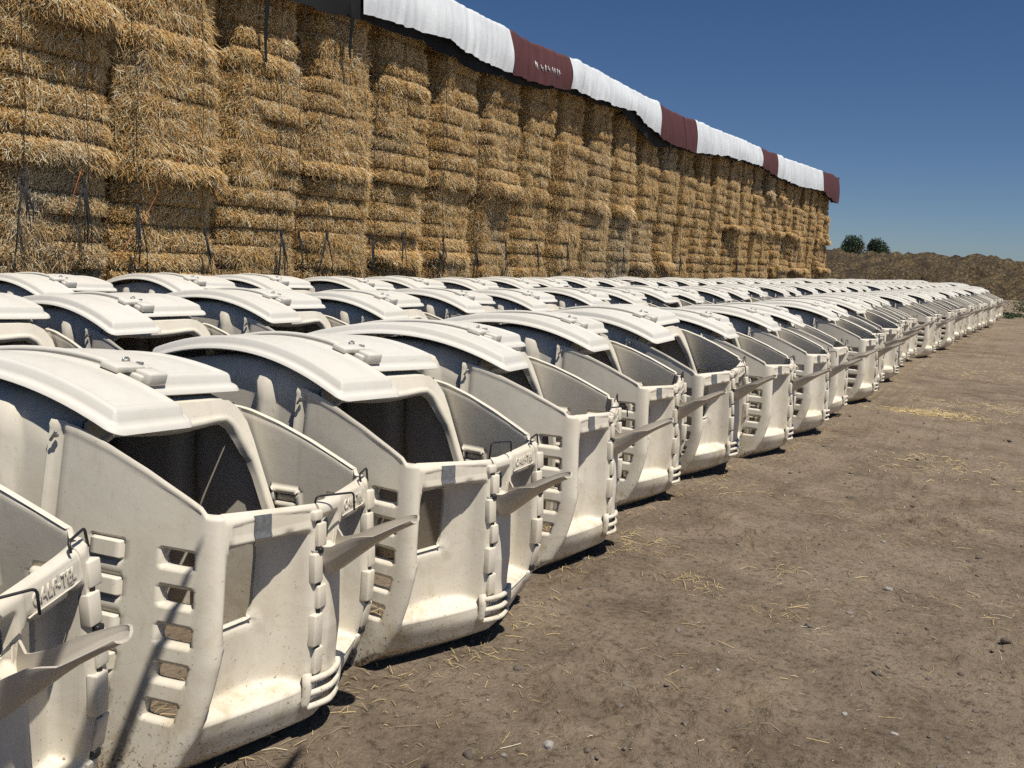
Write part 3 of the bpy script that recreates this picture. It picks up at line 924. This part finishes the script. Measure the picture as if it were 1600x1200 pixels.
# ------------------------------------------------------------------ ground
def axis(fine0, fine1, step, lo, hi):
    a = list(np.arange(fine0, fine1, step)); s = step; x = fine0
    L = []
    while x > lo: s *= 1.22; x -= s; L.append(x)
    s = step; x = fine1; Rr = []
    while x < hi: s *= 1.16; Rr.append(x); x += s
    return L[::-1] + a + Rr + [hi]
gx = axis(-2.3, 1.3, .019, -700, 700); gy = axis(1.3, 6.8, .019, -60, 1500)
V = [(x, y, G(x, y) if abs(x) < 60 and y < 130 else G0(min(y, 130)) - .012) for x in gx for y in gy]
ny = len(gy)
F = [(i * ny + j, (i + 1) * ny + j, (i + 1) * ny + j + 1, i * ny + j + 1) for i in range(len(gx) - 1) for j in range(ny - 1)]
mb = MB(); mb.add(V, F, True)
tag(mb.build('ground', GROUND), 'bare brown dirt yard strewn with straw and stones', 'ground', kind='structure')

# stones
rs = random.Random(5)
def stone(mb, x, y, r, ti):
    bm = bmesh.new(); bmesh.ops.create_icosphere(bm, subdivisions=1 if r < .012 else 2, radius=1)
    sx, sy, sz = rs.uniform(.7, 1.3), rs.uniform(.6, 1.1), rs.uniform(.35, .7); a = rs.uniform(0, 6.28); q = rs.uniform(0, 50)
    V = []
    for v in bm.verts:
        k = 1 + .35 * noise.noise((v.co.x * 1.3 + q, v.co.y * 1.3, v.co.z * 1.3))
        px, py = v.co.x * sx * k * r, v.co.y * sy * k * r
        V.append((x + px * math.cos(a) - py * math.sin(a), y + px * math.sin(a) + py * math.cos(a), G(x, y) + v.co.z * sz * k * r + r * .12))
    bm.verts.index_update()
    mb.add(V, [[v.index for v in f.verts] for f in bm.faces], r < .012, ti); bm.free()
mb = MB()
for i in range(2600):
    y = 1.3 + 11 * rs.random() ** 1.5; x = rs.uniform(-2.1, min(2.2, .1 + .12 * y))
    r = .0035 + .011 * rs.random() ** 4 * (1.5 if rs.random() < .2 else 1)
    if rs.random() < .022: r = rs.uniform(.016, .030)
    stone(mb, x, y, r, rs.random())
tag(mb.build('gravel', STONE, tint=True), 'loose pebbles and clods scattered on the dirt', 'gravel', kind='stuff')

# straw litter on the dirt
rl = random.Random(9)
mb = MB()
def stalk(x, y, ln, w, ti, lift=0.0):
    a = rl.uniform(0, math.pi * 2); bend_ = rl.gauss(0, .15)
    pts = []
    for k in range(3):
        t = k / 2; aa = a + bend_ * t
        px = x + math.cos(aa) * ln * t; py = y + math.sin(aa) * ln * t
        pts.append(Vector((px, py, G(px, py) + .004 + lift * math.sin(t * math.pi))))
    d = (pts[2] - pts[0]); s = Vector((-d.y, d.x, 0)).normalized() * w; u = Vector((0, 0, w * 1.1))
    V = []
    for p in pts: V += [p - s, p + u, p + s]
    mb.add(V, [(0, 3, 4, 1), (1, 4, 5, 2), (3, 6, 7, 4), (4, 7, 8, 5)], True, ti)
for i in range(9000):
    y = 1.3 + 32 * rl.random() ** 1.9; x = rl.uniform(-2.1, .6 + .10 * y)
    if noise.noise((x * .9, y * .9, 1)) + rl.uniform(-.5, .5) < .05: continue
    stalk(x, y, .008 + .028 * rl.random() ** 2 if rl.random() < .75 else rl.uniform(.03, .10), rl.uniform(.0006, .0014), rl.random() ** 1.2, rl.uniform(0, .006))
for (cx, cy, n, sx, sy) in ((-1.42, 4.55, 70, .16, .12), (-1.88, 4.95, 60, .14, .14), (-1.05, 5.05, 24, .15, .12), (-.9, 4.4, 14, .12, .1), (-.35, 2.35, 8, .14, .10), (-1.85, 6.7, 50, .2, .3), (-.7, 6.4, 40, .5, .4), (-.98, 12.28, 900, .40, .20), (-.1, 2.0, 9, .2, .1), (.5, 3.2, 24, .3, .2), (.2, 5.2, 60, .6, .5), (-.6, 9.0, 140, .5, .5), (-.3, 13.5, 300, .9, .5), (-.9, 18, 260, .7, .9), (.4, 21, 260, .9, 1.2)):
    for i in range(n):
        stalk(rl.gauss(cx, sx * .7), rl.gauss(cy, sy * .7), rl.uniform(.012, .07) if rl.random() < .8 else rl.uniform(.07, .13), rl.uniform(.0007, .0015) * (1 if cy < 8 else 2.2), min(.84, .35 + .55 * rl.random()), rl.uniform(0, .015))
for (x, y, *_r) in row1 + [(f[0], f[1], 0) for f in far1]:         # straw caught along the feet of the hutches
    for i in range(55 if y < 10 else 30):
        t = rl.uniform(-.56, .62)
        stalk(x + .03 + .06 * (1 - t * t) + rl.gauss(0, .05), y + t, rl.uniform(.02, .08), rl.uniform(.0009, .0018), rl.uniform(.1, .8), rl.uniform(0, .02))
    for i in range(60 if y < 8 else 0):
        stalk(x + rl.uniform(-1.0, -.1), y + rl.uniform(-.66, -.54), rl.uniform(.03, .09), .0015, rl.uniform(.1, .8), .01)
    for i in range(160 if y < 8 else 0):                           # bedding left inside the pen
        stalk(x + rl.uniform(-.55, -.1), y + rl.uniform(-.45, .45), rl.uniform(.04, .10), .0016, rl.uniform(.1, .9), .02)
tag(mb.build('straw_litter', LITTER, tint=True), 'loose straw stalks strewn over the dirt lane', 'straw', kind='stuff')

# ------------------------------------------------------------------ heap behind, trees, weeds
mb = MB()
xs = np.arange(-60, 60.1, .22); ts = np.linspace(0, 1, 40)
def heap(x, t):
    y = 74.5 + t * 11 + .8 * noise.noise((x * .12, 3, 1))
    h = 3.0 + .12 * noise.noise((x * .09, 1, 1)) + .14 * noise.noise((x * .35, 1, 5))
    h = h * lin(x, [(-60, 1), (-4, 1.0), (0, .86), (4, .95), (60, 1)])
    p = math.sin(min(1, t * 1.9) * math.pi / 2) ** .8 if t < .53 else math.cos((t - .53) / .47 * math.pi / 2) ** .7
    n = .4 * noise.noise((x * .45, y * .45, 2)) + .5 * noise.noise((x * 1.1, y * 1.1, 4)) + .55 * noise.noise((x * 2.2, t * 9, 6)) + .30 * noise.noise((x * 4.2, t * 18, 8))
    return (x + .4 * noise.noise((x, y, 11)), y - .5 * noise.noise((x * .8, t * 9, 13)), G0(y) - .25 + (h + .25) * p + n * .62 * math.sin(min(1, t * 3) * math.pi / 2))
V = [heap(x, t) for x in xs for t in ts]; nt_ = len(ts)
F = [(i * nt_ + j, (i + 1) * nt_ + j, (i + 1) * nt_ + j + 1, i * nt_ + j + 1) for i in range(len(xs) - 1) for j in range(nt_ - 1)]
mb.add(V, F, True)
tag(mb.build('manure_heap', MOUND), 'long dark heap of straw and manure beyond the end of the rows', 'manure heap')

def blob_tree(name, x, y, zc, rx, rz, seed, lobes, label, nleaf=5200):
    rt = random.Random(seed); root = empty(name, (x, y, G0(min(y, 130)) - .02))
    zl = zc - root.location.z
    mb = MB(); tube(mb, [(0, 0, -.1), (.1, .05, zl * .45), (.0, .1, zl * .8), (.1, 0, zl + rz * .3)], [.32, .25, .17, .07], 8)
    for q in range(7):
        a = rt.uniform(0, 6.28); l = rt.uniform(.5, .85)
        tube(mb, [(.02, .05, zl * rt.uniform(.5, .8)), (math.cos(a) * rx * l * .5, math.sin(a) * rx * l * .5, zl - rz * .1), (math.cos(a) * rx * l, math.sin(a) * rx * l, zl + rz * rt.uniform(-.2, .5))], [.12, .08, .03], 6)
    mb.build('trunk', BARK, root)
    mb = MB(); centers = []
    for q in range(lobes):
        a = rt.uniform(0, 6.28); e = rt.uniform(-.6, 1.0); k = rt.uniform(.35, .72)
        centers.append((Vector((math.cos(a) * rx * k * math.cos(e), math.sin(a) * rx * k * math.cos(e), zl + rz * k * math.sin(e))), rt.uniform(.28, .5), rt.uniform(-.2, .2)))
    for i in range(nleaf):
        c, k, tn = rt.choice(centers)
        d = Vector((rt.gauss(0, 1), rt.gauss(0, 1), rt.gauss(0, 1))).normalized() * (rt.random() ** .4)
        p = c + Vector((d.x * rx * k, d.y * rx * k, d.z * rz * k))
        s = rt.uniform(.09, .20); u = Vector((rt.gauss(0, 1), rt.gauss(0, 1), rt.gauss(0, 1))).normalized(); v = u.cross(Vector((rt.gauss(0, 1), rt.gauss(0, 1), .3))).normalized()
        mb.add([p - u * s, p + v * s * .5, p + u * s, p - v * s * .5], [(0, 1, 2, 3)], False, min(1, max(0, .45 + tn + rt.gauss(0, .2))))
    mb.build('crown', LEAF, root, tint=True)
    tag(root, label, 'tree')
blob_tree('tree', -27.6, 160, 6.5, 2.5, 2.4, 1, 26, 'broad dark green tree beyond the heap, nearer the straw stack')
blob_tree('tree', -23.9, 160, 6.1, 2.0, 2.4, 2, 20, 'smaller round dark green tree beyond the heap, to the right of the broad one')
rt = random.Random(8); root = empty('bare_tree', (-19.35, 112, 1.0))
mb = MB()
def branch(p, d, ln, r, dep):
    q = p + d * ln; tube(mb, [p, (p + q) / 2 + Vector((rt.uniform(-.05, .05) * ln, 0, rt.uniform(-.05, .05) * ln)), q], [r, r * .8, r * .55], 5)
    if dep:
        for k in range(rt.choice((2, 3, 3))):
            branch(p + d * ln * rt.uniform(.6, 1), (d + Vector((rt.gauss(0, .5), rt.gauss(0, .4), rt.uniform(-.2, .35)))).normalized(), ln * rt.uniform(.55, .8), r * .55, dep - 1)
branch(Vector((0, 0, -.1)), Vector((.05, 0, 1)), 2.4, .09, 4)
mb.build('trunk', BARK, root)
tag(root, 'leafless thin tree just past the far end of the straw stack', 'tree')

mb = MB(); rw = random.Random(14)
for (cx, cy, n, sx, sy, hh) in ((-.35, 52, 900, .9, 1.5, .5), (.9, 54, 700, .8, 1.2, .4), (-1.0, 43, 260, .3, .8, .22), (-.6, 44.5, 120, .4, .8, .15)):
    for i in range(n):
        x, y = rw.gauss(cx, sx * .5), rw.gauss(cy, sy * .5); h = hh * rw.random()
        s = rw.uniform(.03, .08); u = Vector((rw.gauss(0, 1), rw.gauss(0, 1), rw.gauss(0, 1.2))).normalized(); v = u.cross(Vector((rw.gauss(0, 1), .4, .3))).normalized()
        p = Vector((x, y, G0(y) + h))
        mb.add([p - u * s, p + v * s * .4, p + u * s, p - v * s * .4], [(0, 1, 2, 3)], False, rw.random())
tag(mb.build('weeds', WEED, tint=True), 'low green weeds beyond the far end of the front row', 'weeds', kind='stuff')

# ------------------------------------------------------------------ bale loader behind the camera (its raised spears cast the thin shadows on the nearest hutch)
PAINT = simple('loader_paint', (.35, .25, .03), .45, 0, 6, .2)
TYRE = simple('tyre_rubber', (.025, .024, .023), .85, 0, 30, .3)
def make_loader():
    D = Vector((.372, -.928, 0)); N = Vector((.928, .372, 0))
    tips = [Vector((-1.122, 1.494, 3.0)), Vector((-.683, 1.73, 3.0)), Vector((-.289, 1.898, 3.0))]
    base = tips[1] + D * 1.3
    root = empty('bale_loader', (base.x + D.x * 4.6, base.y + D.y * 4.6, 0))
    o = -Vector(root.location)
    for t in tips:
        mb = MB(); L = 1.3 + (tips[1] - t).dot(D) * -1 * -1
        L = (base - t).dot(D)
        tube(mb, [o + t, o + t + D * .12, o + t + D * .4, o + t + D * L], [.006, .019, .026, .028], 10)
        mb.build('spear', BLACK, root)
    Rz = Matrix.Rotation(math.atan2(D.y, D.x), 4, 'Z')
    mb = MB(); rbox(mb, o + base, (.10, 1.3, .10), .012, Rz); rbox(mb, o + base + Vector((0, 0, .35)), (.08, 1.3, .08), .012, Rz)
    for k in (-.55, 0, .55): rbox(mb, o + base + N * k + Vector((0, 0, .17)), (.07, .07, .36), .01, Rz)
    mb.build('spear_frame', PAINT, root)
    for k in (-.42, .42):
        mb = MB(); p = o + base + N * k
        tube(mb, rounded([p, p + D * .9 + Vector((0, 0, .1)), p + D * 3.6 + Vector((0, 0, -1.5))], .4), .07, 10); mb.build('boom_arm', PAINT, root)
    mb = MB(); c = o + base + D * 4.6
    rbox(mb, c + Vector((0, 0, .95)), (3.0, .95, .7), .06, Rz, 3); rbox(mb, c + D * -.95 + Vector((0, 0, 1.32)), (.5, .86, .5), .05, Rz, 2)
    body = mb.build('body', PAINT, root)
    mb = MB(); rbox(mb, c + D * .7 + Vector((0, 0, 1.95)), (1.25, .95, 1.35), .06, Rz, 3); mb.build('cab', BLACK, body)
    for a in (-1.0, 1.0):
        for k in (-.62, .62):
            mb = MB(); p = c + D * a + N * k + Vector((0, 0, .5)); Q = []
            for w, r in ((-.15, .40), (-.13, .49), (.13, .49), (.15, .40)): Q.append((p + N * w, r))
            tube(mb, [q for q, r in Q], [r for q, r in Q], 28); wh = mb.build('wheel', TYRE, root)
            mb = MB(); tube(mb, [p + N * -.16, p + N * .16], .24, 20); mb.build('rim', PAINT, wh)
    tag(root, 'yellow bale loader with raised spears that cast thin shadows on the nearest hutch', 'loader')
make_loader()

# ------------------------------------------------------------------ camera, light, sky
def cam_matrix(yaw, pitch, roll):
    cy, sy = math.cos(yaw), math.sin(yaw); fwd = Vector((-sy, cy, 0)); right = Vector((cy, sy, 0)); up = Vector((0, 0, 1))
    cp, sp = math.cos(pitch), math.sin(pitch); f2 = fwd * cp - up * sp; u2 = up * cp + fwd * sp
    cr, sr = math.cos(roll), math.sin(roll); r3 = right * cr + u2 * sr; u3 = u2 * cr - right * sr
    return Matrix(((r3.x, u3.x, -f2.x, 0), (r3.y, u3.y, -f2.y, 0), (r3.z, u3.z, -f2.z, 0), (0, 0, 0, 1)))
cam = bpy.data.cameras.new('camera'); co = bpy.data.objects.new('camera', cam); COL.objects.link(co)
co.matrix_world = Matrix.Translation((0, 0, CAMH)) @ cam_matrix(.5197, .1390, .0578)
cam.sensor_width = 36; cam.lens = 1413.27 / 1600 * 36; cam.clip_start = .05; cam.clip_end = 3000
scene.camera = co

SUN = Vector((.39, -.13, .92)).normalized()
sl = bpy.data.lights.new('sun', 'SUN'); sl.energy = 4.8; sl.angle = rad(.5); sl.color = (1, .955, .88)
so = bpy.data.objects.new('sun', sl); COL.objects.link(so); so.rotation_euler = SUN.to_track_quat('Z', 'Y').to_euler(); so.location = (10, -10, 30)
w = bpy.data.worlds.new('World'); scene.world = w; w.use_nodes = True
nt = w.node_tree; bg = nt.nodes['Background']
sky = nt.nodes.new('ShaderNodeTexSky'); sky.sky_type = 'NISHITA'; sky.sun_disc = False
sky.sun_elevation = math.asin(SUN.z); sky.sun_rotation = math.atan2(SUN.x, SUN.y); sky.altitude = 900; sky.air_density = .85; sky.dust_density = .55; sky.ozone_density = 1.2
hs = nt.nodes.new('ShaderNodeHueSaturation'); hs.inputs['Saturation'].default_value = 1.16; nt.links.new(sky.outputs[0], hs.inputs['Color'])
cm = nt.nodes.new('ShaderNodeMix'); cm.data_type = 'RGBA'; cm.blend_type = 'MULTIPLY'; cm.inputs[0].default_value = 1
cm.inputs[7].default_value = (.84, .93, 1.10, 1); nt.links.new(hs.outputs[0], cm.inputs[6]); nt.links.new(cm.outputs[2], bg.inputs[0]); bg.inputs[1].default_value = .055
scene.view_settings.view_transform = 'Standard'; scene.view_settings.look = 'None'; scene.view_settings.exposure = 0; scene.view_settings.gamma = 1
scene.cycles.use_denoising = False
scene.cycles.max_bounces = 6; scene.cycles.diffuse_bounces = 1
